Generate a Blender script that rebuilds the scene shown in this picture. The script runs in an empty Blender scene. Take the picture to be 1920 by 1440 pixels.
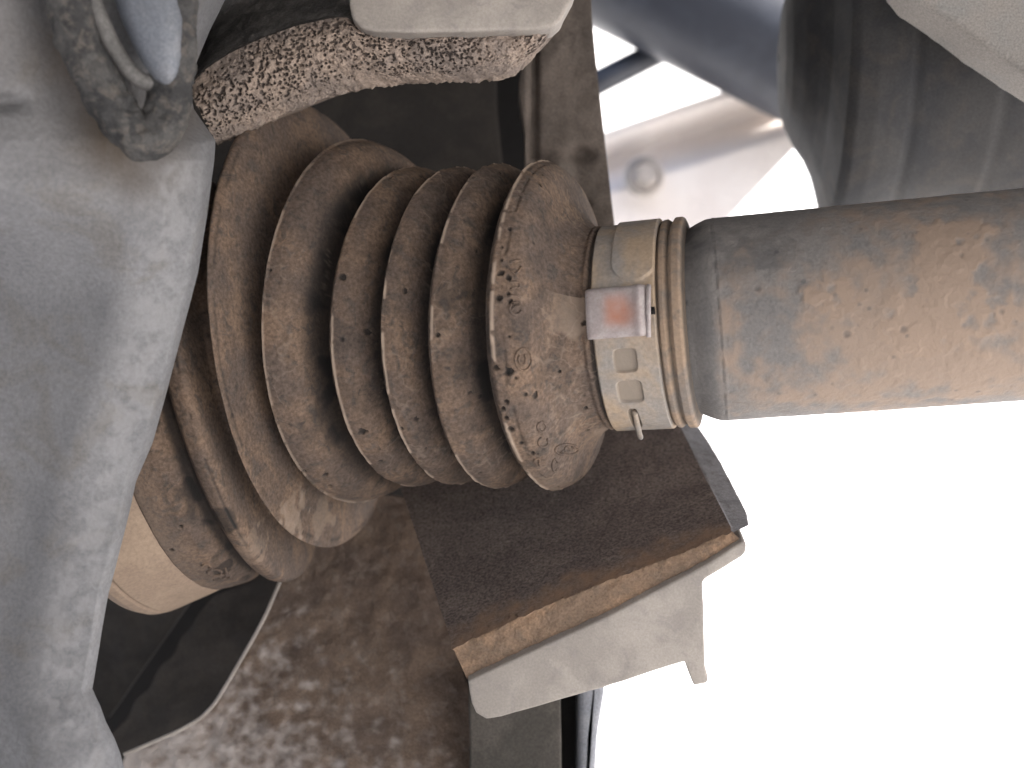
import bpy, bmesh, math, random
import numpy as np
from mathutils import Vector, noise
from mathutils.bvhtree import BVHTree

scene = bpy.context.scene
C = scene.collection
R = math.radians
D = 0.33            # camera to the reference plane (metres)
S = 0.155e-3        # metres per photograph pixel on that plane

# ---------------------------------------------------------------- camera, sky, sun, exposure
cam = bpy.data.cameras.new('camera')
cam_ob = bpy.data.objects.new('camera', cam)
C.objects.link(cam_ob)
cam_ob.location = (0, -D, 0)
cam_ob.rotation_euler = (R(90), 0, 0)
cam.sensor_width = 36
cam.lens = 36 * D / (1920 * S)
cam.clip_start = 0.01
cam.clip_end = 500
cam.dof.use_dof = True
cam.dof.focus_distance = 0.335
cam.dof.aperture_fstop = cam.lens / 4.2
scene.camera = cam_ob

SUN_EL, SUN_AZ = R(52), R(118)          # azimuth clockwise from +Y
world = bpy.data.worlds.new('World')
scene.world = world
world.use_nodes = True
nt = world.node_tree
bg = nt.nodes['Background']
sky = nt.nodes.new('ShaderNodeTexSky')
sky.sky_type = 'NISHITA'
sky.sun_disc = False
sky.sun_elevation = SUN_EL
sky.sun_rotation = SUN_AZ
sky.air_density = 0.9
sky.dust_density = 5.0
sky.ozone_density = 1.0
nt.links.new(sky.outputs[0], bg.inputs[0])
bg.inputs[1].default_value = 0.15
sl = bpy.data.lights.new('sun', 'SUN')
sl.energy = 4.0
sl.angle = R(0.5)
sl.color = (1.0, 0.965, 0.92)
so = bpy.data.objects.new('sun', sl)
C.objects.link(so)
sdir = Vector((math.sin(SUN_AZ) * math.cos(SUN_EL), math.cos(SUN_AZ) * math.cos(SUN_EL), math.sin(SUN_EL)))
so.rotation_euler = sdir.to_track_quat('Z', 'Y').to_euler()
so.location = sdir * 3
scene.view_settings.view_transform = 'Standard'
scene.view_settings.look = 'None'
scene.view_settings.exposure = 1.78
scene.view_settings.gamma = 1.0

# ---------------------------------------------------------------- helpers
def P(px, py, d):
    k = (D + d) / D * S
    return Vector(((px - 960) * k, d, -(py - 720) * k))

def ray(px, py):
    return Vector(((px - 960) * S, D, -(py - 720) * S)).normalized()

CAM = Vector((0, -D, 0))

def thing(name, label, cat, loc, group=None):
    o = bpy.data.objects.new(name, None)
    C.objects.link(o)
    o.location = loc
    o.empty_display_size = 0.02
    o['label'] = label
    o['category'] = cat
    if group: o['group'] = group
    return o

def link(name, me, mats, parent=None, origin=None, label=None, smooth=True):
    """mesh given in world coordinates -> object hung under its thing"""
    org = parent.location.copy() if parent is not None and parent.type == 'EMPTY' else (origin or Vector((0, 0, 0)))
    top = parent
    while top is not None and top.parent is not None:
        top = top.parent
    if top is not None: org = top.location.copy()
    me.transform(__import__('mathutils').Matrix.Translation(-org))
    o = bpy.data.objects.new(name, me)
    C.objects.link(o)
    if parent is not None: o.parent = parent
    else: o.location = org
    if label: o['label'] = label
    for m in (mats if isinstance(mats, (list, tuple)) else [mats]):
        me.materials.append(m)
    if smooth:
        me.polygons.foreach_set('use_smooth', [True] * len(me.polygons))
    return o

def tag(o, label, cat, group=None):
    o['label'] = label
    o['category'] = cat
    if group: o['group'] = group

def grid_mesh(V, closed_v=False, flip=False, attr=None, aname='dust'):
    """V: array nu x nv x 3"""
    V = np.asarray(V, float)
    nu, nv = V.shape[:2]
    me = bpy.data.meshes.new('grid')
    idx = np.arange(nu * nv).reshape(nu, nv)
    if closed_v:
        idx = np.concatenate([idx, idx[:, :1]], 1)
    a, b, c, d = idx[:-1, :-1], idx[1:, :-1], idx[1:, 1:], idx[:-1, 1:]
    F = np.stack([a, b, c, d], -1).reshape(-1, 4)
    if flip: F = F[:, ::-1]
    me.vertices.add(nu * nv)
    me.vertices.foreach_set('co', V.reshape(-1))
    me.loops.add(len(F) * 4)
    me.loops.foreach_set('vertex_index', F.reshape(-1).astype(np.int32))
    me.polygons.add(len(F))
    me.polygons.foreach_set('loop_start', np.arange(0, len(F) * 4, 4, dtype=np.int32))
    me.update(calc_edges=True)
    if attr is not None:
        at = me.attributes.new(aname, 'FLOAT', 'POINT')
        at.data.foreach_set('value', np.asarray(attr, np.float32).reshape(-1))
    return me

def nz(V, f, seed=0.0):
    """perlin noise on an array of points"""
    sh = V.shape[:-1]
    W = (np.asarray(V).reshape(-1, 3) * f + seed).tolist()
    n = noise.noise
    return np.array([n(w) for w in W]).reshape(sh)

def fbm(V, f, octv=3, seed=0.0):
    out = 0; a = 1.0
    for k in range(octv):
        out = out + a * nz(V, f * 2 ** k, seed + 17.3 * k)
        a *= 0.5
    return out

def pits(V, f, keep, rad, seed=0.0):
    """scattered rounded pits: 0..1 mask from a jittered cell pattern"""
    sh = V.shape[:-1]
    W = (np.asarray(V).reshape(-1, 3) * f + seed).tolist()
    out = np.zeros(len(W))
    vor = noise.voronoi
    for i, w in enumerate(W):
        ds, ps = vor(w)
        p = ps[0]
        h = (math.sin(p[0] * 12.9898 + p[1] * 78.233 + p[2] * 37.719) * 43758.5453) % 1.0
        if h < keep:
            r = rad * (0.5 + h / keep * 0.5)
            t = 1 - ds[0] / r
            if t > 0: out[i] = min(1.0, t * 2.2)
    return out.reshape(sh)

def sstep(a, b, x):
    t = np.clip((x - a) / (b - a), 0, 1)
    return t * t * (3 - 2 * t)

def prism(front, thick, name, mats, parent=None, bevel=0.0015, seg=3, back_shift=(0, 0, 0), origin=None, cuts=0, rough=0.0, rf=150, label=None):
    """front: list of 3-D points of the face seen; extruded away by thick along +Y plus back_shift"""
    bm = bmesh.new()
    fv = [bm.verts.new(p) for p in front]
    off = Vector((0, thick, 0)) + Vector(back_shift)
    bv = [bm.verts.new(Vector(p) + off) for p in front]
    n = len(fv)
    bm.faces.new(fv)
    bm.faces.new(bv[::-1])
    for i in range(n):
        j = (i + 1) % n
        bm.faces.new((fv[j], fv[i], bv[i], bv[j]))
    bmesh.ops.recalc_face_normals(bm, faces=bm.faces)
    if bevel:
        bmesh.ops.bevel(bm, geom=list(bm.edges), offset=bevel, segments=seg, profile=0.6, affect='EDGES', clamp_overlap=True)
    bmesh.ops.triangulate(bm, faces=[f for f in bm.faces if len(f.verts) > 4])
    for _ in range(cuts):
        long = [e for e in bm.edges if e.calc_length() > 0.003]
        if not long: break
        bmesh.ops.subdivide_edges(bm, edges=long, cuts=1)
        bmesh.ops.triangulate(bm, faces=[f for f in bm.faces if len(f.verts) > 4])
    if rough:
        bm.normal_update()
        for v in bm.verts:
            q = v.co * rf
            v.co += v.normal * rough * (noise.noise(q) + 0.5 * noise.noise(q * 2.3) + 0.6 * noise.noise(q * 0.3))
    me = bpy.data.meshes.new(name)
    bm.to_mesh(me); bm.free()
    o = link(name, me, mats, parent, origin, label)
    return o

def sharp_by_angle(o, ang=35):
    me = o.data
    bm = bmesh.new(); bm.from_mesh(me)
    for e in bm.edges:
        if len(e.link_faces) == 2 and e.calc_face_angle(0) > R(ang): e.smooth = False
    bm.to_mesh(me); bm.free()

def tube_mesh(pts, rad, n=10, closed=False, rough=0.0, rf=300):
    pts = [Vector(p) for p in pts]
    m = len(pts)
    V = []
    prev = None
    for i, p in enumerate(pts):
        if closed: t = pts[(i + 1) % m] - pts[i - 1]
        else: t = pts[min(i + 1, m - 1)] - pts[max(i - 1, 0)]
        t.normalize()
        if prev is None:
            u = t.cross(Vector((0.3, 0.9, 0.2))).normalized()
        else:
            u = (prev - t * prev.dot(t)).normalized()
        prev = u
        v = t.cross(u)
        r = rad[i] if isinstance(rad, (list, tuple)) else rad
        ring = []
        for k in range(n):
            a = 2 * math.pi * k / n
            q = p + (u * math.cos(a) + v * math.sin(a)) * r
            if rough: q += (q - p).normalized() * rough * (noise.noise(q * rf) + 0.5 * noise.noise(q * rf * 2.5))
            ring.append(q)
        V.append(ring)
    if closed: V.append(V[0])
    me = grid_mesh(np.array(V), closed_v=True, flip=True)
    if not closed:
        bm = bmesh.new(); bm.from_mesh(me); bm.verts.ensure_lookup_table()
        bm.faces.new([bm.verts[k] for k in range(n)])
        bm.faces.new([bm.verts[(m - 1) * n + k] for k in range(n)][::-1])
        bmesh.ops.recalc_face_normals(bm, faces=bm.faces)
        bm.to_mesh(me); bm.free()
    return me

def densify(poly, step):
    out = []
    for i in range(len(poly) - 1):
        a = np.array(poly[i], float); b = np.array(poly[i + 1], float)
        n = max(1, int(np.linalg.norm(b - a) / step))
        for k in range(n): out.append(a + (b - a) * k / n)
    out.append(np.array(poly[-1], float))
    return np.array(out)

def resample(poly, n, smooth=0):
    p = densify(poly, 2.0)
    for _ in range(smooth):
        q = p.copy(); q[1:-1] = (p[:-2] + 2 * p[1:-1] + p[2:]) / 4; p = q
    s = np.r_[0, np.cumsum(np.linalg.norm(np.diff(p, axis=0), axis=1))]
    t = np.linspace(0, s[-1], n)
    return np.stack([np.interp(t, s, p[:, k]) for k in range(p.shape[1])], 1)

# ---------------------------------------------------------------- materials
def material(name, base, second=None, third=None, f1=60, f2=220, lo=0.42, hi=0.6, amt3=0.5, rough=0.85, spec=0.3,
             metal=0.0, bump=0.3, bf=900, bump2=0.0, bf2=200, attr=None, attr_col=None, attr2=None, attr2_col=None, fine=0.25, ff=1500, detail=6, seed=0.0):
    """base colour broken up by two layers of dirt (object space), fine grain and bump"""
    m = bpy.data.materials.new(name); m.use_nodes = True
    n, l = m.node_tree.nodes, m.node_tree.links
    b = n['Principled BSDF']
    b.inputs['Metallic'].default_value = metal
    b.inputs['Specular IOR Level'].default_value = spec
    tc = n.new('ShaderNodeTexCoord')
    mp = n.new('ShaderNodeMapping'); mp.inputs['Location'].default_value = (seed, seed * 0.7, seed * 1.3)
    l.new(tc.outputs['Object'], mp.inputs[0])
    def nt_(scale, det=detail, dist=0.0, r=0.6):
        t = n.new('ShaderNodeTexNoise'); t.inputs['Scale'].default_value = scale
        t.inputs['Detail'].default_value = det; t.inputs['Distortion'].default_value = dist
        t.inputs['Roughness'].default_value = r
        l.new(mp.outputs[0], t.inputs['Vector']); return t.outputs[0]
    def ramp(src, a, bb):
        r = n.new('ShaderNodeMapRange'); r.inputs['From Min'].default_value = a; r.inputs['From Max'].default_value = bb
        r.interpolation_type = 'SMOOTHSTEP'
        l.new(src, r.inputs['Value']); return r.outputs[0]
    def mixc(f, a, c, mode='MIX'):
        x = n.new('ShaderNodeMix'); x.data_type = 'RGBA'; x.blend_type = mode
        if isinstance(f, (int, float)): x.inputs[0].default_value = f
        else: l.new(f, x.inputs[0])
        for i, v in ((6, a), (7, c)):
            if isinstance(v, (tuple, list)): x.inputs[i].default_value = (*v, 1)
            else: l.new(v, x.inputs[i])
        return x.outputs[2]
    col = base
    if second is not None:
        col = mixc(ramp(nt_(f1, dist=0.4), lo, hi), base, second)
    if third is not None:
        mm = n.new('ShaderNodeMath'); mm.operation = 'MULTIPLY'; mm.inputs[1].default_value = amt3
        l.new(ramp(nt_(f2, dist=0.8), 0.5, 0.66), mm.inputs[0])
        col = mixc(mm.outputs[0], col, third)
    if fine:
        g = n.new('ShaderNodeMapRange'); g.inputs['From Min'].default_value = 0.3; g.inputs['From Max'].default_value = 0.7
        g.inputs['To Min'].default_value = 1 - fine; g.inputs['To Max'].default_value = 1 + fine
        l.new(nt_(ff, 3), g.inputs['Value'])
        cb = n.new('ShaderNodeCombineColor')
        for i in range(3): l.new(g.outputs[0], cb.inputs[i])
        col = mixc(1.0, col, cb.outputs[0], 'MULTIPLY')
    if attr:
        at = n.new('ShaderNodeAttribute'); at.attribute_name = attr
        col = mixc(at.outputs['Fac'], col, attr_col)
    if attr2:
        at2 = n.new('ShaderNodeAttribute'); at2.attribute_name = attr2
        col = mixc(at2.outputs['Fac'], col, attr2_col)
    if isinstance(col, (tuple, list)): b.inputs['Base Color'].default_value = (*col, 1)
    else: l.new(col, b.inputs['Base Color'])
    rr = n.new('ShaderNodeMapRange'); rr.inputs['To Min'].default_value = max(0, rough - 0.12); rr.inputs['To Max'].default_value = min(1, rough + 0.12)
    l.new(nt_(f2), rr.inputs['Value']); l.new(rr.outputs[0], b.inputs['Roughness'])
    if bump:
        h = nt_(bf, 4)
        if bump2:
            s1 = n.new('ShaderNodeMath'); s1.operation = 'MULTIPLY_ADD'; s1.inputs[1].default_value = bump2
            l.new(nt_(bf2, 5, 0.6), s1.inputs[0]); l.new(h, s1.inputs[2]); h = s1.outputs[0]
        bp = n.new('ShaderNodeBump'); bp.inputs['Strength'].default_value = bump; bp.inputs['Distance'].default_value = 0.0006
        l.new(h, bp.inputs['Height']); l.new(bp.outputs[0], b.inputs['Normal'])
    return m

M = {}
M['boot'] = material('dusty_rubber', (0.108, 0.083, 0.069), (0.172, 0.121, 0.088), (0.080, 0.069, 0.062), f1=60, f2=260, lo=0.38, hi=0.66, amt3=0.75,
                     bump=0.4, bf=1100, bump2=2.0, bf2=260, attr='bare_dark', attr_col=(0.028, 0.026, 0.025), attr2='pale', attr2_col=(0.36, 0.285, 0.225), rough=0.9, spec=0.15, fine=0.3, ff=900)
M['collar'] = material('dusty_collar', (0.20, 0.172, 0.15), (0.30, 0.222, 0.16), (0.15, 0.135, 0.122), f1=40, f2=200, bump=0.25, fine=0.12, ff=900, attr='bare_dark', attr_col=(0.05, 0.045, 0.04))
M['band'] = material('dusty_band', (0.28, 0.26, 0.24), (0.39, 0.30, 0.215), (0.24, 0.205, 0.175), f1=32, f2=190, lo=0.38, hi=0.60, amt3=0.35, bump=0.25, rough=0.8, spec=0.2, fine=0.13, ff=900,
                     attr='bare_dark', attr_col=(0.27, 0.23, 0.19))
M['buckle'] = material('bare_zinc', (0.33, 0.29, 0.285), (0.40, 0.36, 0.355), (0.28, 0.23, 0.22), f1=120, f2=300, amt3=0.4, bump=0.15, rough=0.55, spec=0.5, metal=0.15, fine=0.1,
                       attr='rust', attr_col=(0.40, 0.165, 0.10))
M['shaft'] = material('dusty_shaft', (0.165, 0.158, 0.154), (0.195, 0.184, 0.175), (0.14, 0.135, 0.133), f1=45, f2=150, lo=0.36, hi=0.62, amt3=0.6,
                      bump=0.35, bf=1000, bump2=1.4, bf2=300, rough=0.75, fine=0.13, ff=1100, attr='dust', attr_col=(0.285, 0.215, 0.165), attr2='bare_dark', attr2_col=(0.085, 0.084, 0.086))
M['housing'] = material('tan_dust_metal', (0.30, 0.225, 0.168), (0.35, 0.265, 0.195), (0.25, 0.19, 0.145), f1=45, f2=200, amt3=0.4, bump=0.2, rough=0.8, fine=0.12, ff=900)
M['knuckle'] = material('cast_grey', (0.16, 0.162, 0.17), (0.205, 0.207, 0.215), (0.15, 0.14, 0.128), f1=22, f2=55, lo=0.38, hi=0.66, amt3=0.55, bump=0.4, bf=900, bump2=1.0, bf2=200,
                        rough=0.75, spec=0.3, fine=0.16, ff=900, attr='dirt', attr_col=(0.13, 0.10, 0.072), attr2='pale', attr2_col=(0.29, 0.29, 0.295))
M['bush'] = material('black_bush', (0.038, 0.038, 0.039), (0.075, 0.073, 0.071), (0.14, 0.122, 0.105), f1=110, f2=300, bump=0.8, bf=600, bump2=1.5, bf2=250, rough=0.8)
M['lip'] = material('grey_lip', (0.11, 0.107, 0.104), (0.16, 0.155, 0.15), f1=120, bump=0.15, rough=0.6)
M['pin'] = material('blue_steel', (0.125, 0.138, 0.162), (0.155, 0.165, 0.185), (0.24, 0.245, 0.255), f1=60, f2=40, bump=0.15, rough=0.45, spec=0.5, metal=0.2)
M['pad'] = material('porous_pad', (0.32, 0.257, 0.212), (0.235, 0.195, 0.17), (0.37, 0.303, 0.253), f1=60, f2=200, amt3=0.5, bump=0.4, bf=1500, attr='bare_dark', attr_col=(0.07, 0.06, 0.057), rough=0.95, spec=0.1)
M['padtop'] = material('pad_top', (0.075, 0.072, 0.07), (0.12, 0.115, 0.11), f1=120, bump=1.0, bf=700, rough=0.95, spec=0.1)
M['plate'] = material('grey_plate', (0.30, 0.274, 0.248), (0.37, 0.338, 0.305), (0.25, 0.23, 0.22), f1=50, f2=160, amt3=0.5, bump=0.25, bump2=1.0, bf2=180, rough=0.7, fine=0.1)
M['slabtop'] = material('brown_slab', (0.145, 0.12, 0.11), (0.18, 0.15, 0.135), (0.125, 0.105, 0.098), f1=60, f2=500, bump=0.8, bf=1100, rough=0.95, spec=0.1, fine=0.5, ff=1100, attr2='pale', attr2_col=(0.30, 0.20, 0.135))
M['flank'] = material('lit_flank', (0.22, 0.215, 0.22), (0.27, 0.265, 0.27), (0.15, 0.135, 0.13), f1=90, f2=260, bump=0.5, bf=700, rough=0.9)  # same slab; light on its right side put into the colour
M['rust'] = material('rusty_edge', (0.185, 0.130, 0.092), (0.27, 0.18, 0.118), (0.145, 0.112, 0.085), f1=50, f2=260, bump=0.9, bf=700, bump2=1.2, bf2=400, rough=0.9)
M['bracket'] = material('brown_bracket', (0.105, 0.088, 0.076), (0.15, 0.125, 0.108), (0.08, 0.066, 0.058), f1=50, f2=140, bump=0.3, rough=0.85)
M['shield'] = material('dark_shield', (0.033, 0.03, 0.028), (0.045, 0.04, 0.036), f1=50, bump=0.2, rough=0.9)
M['black'] = material('black_hole', (0.012, 0.011, 0.011), None, bump=0, rough=0.9)  # near-black put into the colour for the dark inside gaps
M['dirty'] = material('dirty_panel', (0.092, 0.068, 0.055), (0.14, 0.102, 0.077), (0.155, 0.125, 0.105), f1=55, f2=190, lo=0.36, hi=0.64, amt3=0.6, bump=0.9, bf=500, bump2=1.5, bf2=160, rough=0.9, attr2='pale', attr2_col=(0.42, 0.385, 0.365))
M['strut'] = material('dark_strut', (0.05, 0.046, 0.04), (0.07, 0.063, 0.055), f1=50, bump=0.2, rough=0.85)
M['strutside'] = material('blue_strut', (0.20, 0.21, 0.235), (0.25, 0.26, 0.28), f1=50, bump=0.2, rough=0.6)
M['gear'] = material('dark_gear', (0.030, 0.031, 0.034), (0.042, 0.041, 0.041), (0.06, 0.052, 0.046), f1=30, f2=70, amt3=0.5, bump=0.25, rough=0.75)
M['tube'] = material('blue_tube', (0.025, 0.028, 0.037), (0.035, 0.039, 0.05), f1=30, bump=0.1, rough=0.45, spec=0.5)
M['beige'] = material('beige_panel', (0.78, 0.72, 0.68), (0.82, 0.77, 0.73), f1=20, bump=0.1, rough=0.7)
M['bolt'] = material('bolt_metal', (0.36, 0.33, 0.30), (0.44, 0.40, 0.37), f1=200, bump=0.1, rough=0.6, metal=0.3)
M['corner'] = material('corner_plate', (0.27, 0.25, 0.23), (0.24, 0.235, 0.225), f1=30, bump=0.15, rough=0.75)
M['floor'] = material('underbody_paint', (0.09, 0.085, 0.08), (0.12, 0.11, 0.10), f1=8, bump=0.1, rough=0.9)
M['wall'] = material('white_wall', (0.78, 0.775, 0.76), (0.82, 0.815, 0.80), f1=3, bump=0.2, bf=80, rough=0.9, ff=100)
M['ground'] = material('pale_concrete', (0.50, 0.495, 0.49), (0.58, 0.575, 0.565), (0.42, 0.415, 0.41), f1=1.5, f2=7, bump=0.4, bf=60, rough=0.95, ff=120)

# ---------------------------------------------------------------- setting: ground, added backdrop wall, car floor above, sky-blocking lip
gm = bpy.data.meshes.new('ground')
gm.from_pydata([(-200, -200, -0.31), (200, -200, -0.31), (200, 200, -0.31), (-200, 200, -0.31)], [], [(0, 1, 2, 3)])
g = link('ground', gm, M['ground'], smooth=False); g['kind'] = 'structure'
wl = prism([Vector((-3, 4.2, -0.33)), Vector((4, 4.2, -0.33)), Vector((4, 4.2, 2.4)), Vector((-3, 4.2, 2.4))], 0.2, 'backdrop_wall', M['wall'], bevel=0.01, origin=Vector((0.5, 4.2, -0.31)))
tag(wl, 'white backdrop wall added far behind to whiten the gap beside the bracket', 'wall')  # added so the gap renders white instead of sky blue
uf = prism([Vector((-1.2, -1.1, 0.20)), Vector((0.46, -1.1, 0.20)), Vector((0.46, -1.1, 0.23)), Vector((-1.2, -1.1, 0.23))], 1.36,
           'car_floor', M['floor'], bevel=0.004)  # unseen car floor, its extent shaped to steer sky and sun light
uf['kind'] = 'structure'
si = prism([Vector((-1.2, -1.15, 0.0)), Vector((0.46, -1.15, 0.0)), Vector((0.46, -1.15, 0.24)), Vector((-1.2, -1.15, 0.24))], 0.045, 'sky_block_lip', M['floor'], bevel=0.01)  # unseen lip added behind the camera to block front sky light
si['kind'] = 'structure'

# ---------------------------------------------------------------- axis frames of the shaft line
def axis_dir(phi, th):          # unit vector pointing LEFT along the shaft line
    return Vector((-math.cos(phi) * math.cos(th), math.sin(th), -math.sin(phi) * math.cos(th)))

class Straight:
    """straight lathe frame: s grows to the right along the shaft, in metres"""
    def __init__(self, px, py, d, phi, th):
        self.o = P(px, py, d); self.a = -axis_dir(phi, th)
        n = Vector((0, -1, 0)); self.n = (n - self.a * n.dot(self.a)).normalized()
        self.u = self.a.cross(self.n) * 1.0          # theta grows from the camera side ...
        if self.u.z < 0: self.u = -self.u            # ... towards the top
    def pt(self, s, th, r):
        return self.o + self.a * s + (self.n * math.cos(th) + self.u * math.sin(th)) * r
    def inv(self, px, py, r):
        d = ray(px, py); w = CAM - self.o
        dp = d - self.a * d.dot(self.a); wp = w - self.a * w.dot(self.a)
        A = dp.dot(dp); B = 2 * dp.dot(wp); Cc = wp.dot(wp) - r * r
        disc = B * B - 4 * A * Cc
        t = (-B - math.sqrt(max(disc, 0))) / (2 * A)
        q = CAM + d * t - self.o
        return q.dot(self.a), math.atan2(q.dot(self.u), q.dot(self.n))
    def grid(self, ss, tt, rfun):
        A, O, N, U = (np.array(v) for v in (self.a, self.o, self.n, self.u))
        Sg, Tg = np.meshgrid(ss, tt, indexing='ij')
        rr = rfun(Sg, Tg)
        V = O + Sg[..., None] * A + rr[..., None] * (np.cos(Tg)[..., None] * N + np.sin(Tg)[..., None] * U)
        return V, Sg, Tg

# ---------------------------------------------------------------- drive shaft
SH = Straight(1282, 605, 0.016, 0.075, 0.17)
shaft = thing('drive_shaft', 'thick dusty steel shaft running right from the clamp, patched with tan dirt', 'shaft', P(1282, 605, 0.016))
prof = np.array([(-120, 172), (-5, 174), (4, 176), (20, 180), (40, 190), (56, 196), (70, 197.5), (420, 197.5), (1200, 197.5)], float) * S
ss = np.r_[np.linspace(-120, 0, 6), np.linspace(4, 80, 40), np.linspace(82, 760, 300), np.linspace(780, 1200, 20)] * S
tt = np.linspace(-math.pi, math.pi, 421)[:-1]
pr = np.interp(ss, prof[:, 0], prof[:, 1])
k = np.ones(5) / 5; prs = np.convolve(np.pad(pr, 2, 'edge'), k, 'valid')
V, Sg, Tg = SH.grid(ss, tt, lambda s, t: np.interp(s, ss, prs))
base = np.interp(Sg, ss, prs)
px_s = Sg / S                                   # photograph pixels along the shaft
up = Tg                                         # angle above the side facing the camera
def gz(px, py, r):
    s_, t_ = SH.inv(px, py, 197 * S)
    return np.exp(-(((Sg - s_) / (r * S)) ** 2 + ((Tg - t_) * 197 / r) ** 2) ** 1.5)
broad = fbm(V, 22, 3, 3.0); mid = fbm(V, 75, 4, 12.0); fin_n = fbm(V, 220, 4, 9.0)
bias = -0.55 * sstep(-0.1, 0.75, up) + 0.36 * sstep(60, 380, px_s) + 0.04 - 0.35 * sstep(-0.95, -1.4, up)
bias = bias + 0.9 * gz(1765, 455, 75) + 0.35 * gz(1700, 620, 120) - 0.8 * gz(1800, 490, 32) - 0.6 * gz(1740, 545, 30) - 0.5 * gz(1690, 590, 26) - 0.4 * gz(1500, 545, 26) - 0.4 * gz(1440, 490, 24) - 0.35 * gz(1790, 590, 22)
dust = sstep(-0.45, 0.75, bias + 0.30 * broad + 0.55 * mid + 0.50 * fin_n)
dust *= sstep(50, 75, px_s + 8 * fbm(V, 200, 2, 7))
pm = gz(1765, 455, 82) + 0.8 * gz(1710, 600, 75) + 0.75 * gz(1850, 600, 90) + 0.6 * gz(1560, 560, 60)
scale = sstep(-0.12, 0.16, pm - 0.55 + 0.38 * mid + 0.34 * fin_n)
dust = np.clip(np.maximum(dust * 0.9, scale), 0, 1)
crust = sstep(0.05, 0.3, fbm(V, 170, 3, 9.0))
pit = pits(V, 230, 0.10, 0.30, 5.0)
line = np.exp(-((Sg / S - 66) / 2.0) ** 2) * sstep(-0.2, 0.1, fbm(V, 260, 2, 40))
disp = 0.00013 * crust * dust + 0.00007 * fbm(V, 420, 2) + 0.00008 * dust + 0.00012 * scale - 0.00025 * pit - 0.00016 * line + 0.0001 * np.exp(-((Sg / S - 71) / 2.5) ** 2)
V, _, _ = SH.grid(ss, tt, lambda s, t: base + disp)
bare_dark = 0.5 * pit + 0.4 * line + sstep(0.2, 0.75, -bias - 0.1 + 0.6 * mid + 0.4 * fin_n) * 0.6 * (1 - dust) + 0.45 * sstep(62, 40, px_s) * (0.8 + 0.5 * mid)
spots = pits(V, 330, 0.14, 0.30, 11.0) * sstep(-0.1, 0.35, mid + 0.15)
bare_dark = np.clip(bare_dark + 0.55 * spots, 0, 1)
sme = grid_mesh(V, closed_v=True, attr=bare_dark, aname='bare_dark')
ap = sme.attributes.new('dust', 'FLOAT', 'POINT'); ap.data.foreach_set('value', np.clip(dust * 0.95, 0, 1).astype(np.float32).reshape(-1))
link('tube', sme, M['shaft'], shaft)

# ---------------------------------------------------------------- rubber boot (bellows)
ST = [  # centre px, py, depth, phi, th, radius px  (right to left)
    (1165, 615, 0.0205, 0.068, 0.26, 196),
    (1144, 615.5, 0.022, 0.062, 0.28, 200),
    (1041, 613, 0.029, 0.012, 0.385, 330),
    (948, 615, 0.0355, -0.035, 0.41, 332),
    (874, 614, 0.042, -0.040, 0.445, 330),
    (794, 616, 0.0495, -0.04, 0.455, 338),
    (693, 606, 0.058, -0.05, 0.41, 390),
    (605, 611, 0.066, 0.08, 0.265, 496),
    (480, 704, 0.068, 0.235, 0.06, 458),
    (403, 725, 0.068, 0.24, 0.03, 445),
    (262, 760, 0.069, 0.24, 0.02, 435),
    (132, 792, 0.070, 0.24, 0.02, 425)]
ST = np.array(ST, float)
ctr = np.array([P(a[0], a[1], a[2]) for a in ST])
UU = np.array([-0.2, 0, 1, 2, 3, 4, 5, 6, 7, 7.8, 9, 10])
def catmull(U, Y, u):
    i = int(np.clip(np.searchsorted(U, u, 'right') - 1, 0, len(U) - 2))
    h = U[i + 1] - U[i]; t = (u - U[i]) / h
    m0 = (Y[i + 1] - Y[i - 1]) / (U[i + 1] - U[i - 1]) if i > 0 else (Y[1] - Y[0]) / (U[1] - U[0])
    m1 = (Y[i + 2] - Y[i]) / (U[i + 2] - U[i]) if i + 2 < len(U) else (Y[-1] - Y[-2]) / (U[-1] - U[-2])
    return (2*t**3 - 3*t*t + 1) * Y[i] + (t**3 - 2*t*t + t) * h * m0 + (-2*t**3 + 3*t*t) * Y[i + 1] + (t**3 - t*t) * h * m1
def frame(u):
    c = catmull(UU, ctr, u)
    phi = float(catmull(UU, ST[:, 3], u)); th = float(catmull(UU, ST[:, 4], u))
    a = np.array(axis_dir(phi, th))
    n = np.array([0, -1.0, 0]); n = n - a * n.dot(a); n /= np.linalg.norm(n)
    w = np.cross(a, n)
    if w[2] < 0: w = -w
    return c, a, n, w
# radius table (u, px radius)
RT = [(-0.2, 196), (0.0, 198), (0.03, 203), (0.07, 205), (0.10, 201), (0.16, 205), (0.23, 210), (0.31, 219), (0.41, 234), (0.50, 254), (0.57, 279), (0.64, 303), (0.72, 317), (0.82, 326), (0.92, 331)]
CR = [334, 335, 333, 341, 393, 494]
for i_, r_ in enumerate(CR):
    m_ = i_ + 1
    nx = CR[i_ + 1] if i_ + 1 < len(CR) else 462
    RT += [(m_, r_), (m_ + 0.05, r_ - 4), (m_ + 0.11, r_ - 12), (m_ + 0.17, r_ - 27)]
    if m_ == 5:
        RT += [(5.25, 350), (5.33, 322), (5.48, 320), (5.60, 332), (5.68, 380), (5.74, 434), (5.81, 466), (5.88, 484), (5.95, 492)]
    elif m_ < 6:
        low = min(r_, nx) - (84 if m_ < 4 else 74)
        RT += [(m_ + 0.25, (r_ + low) / 2 - 18), (m_ + 0.33, low), (m_ + 0.41, low + 10), (m_ + 0.50, nx - 52), (m_ + 0.60, nx - 28), (m_ + 0.72, nx - 12), (m_ + 0.86, nx - 4), (m_ + 0.95, nx - 1)]
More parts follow.
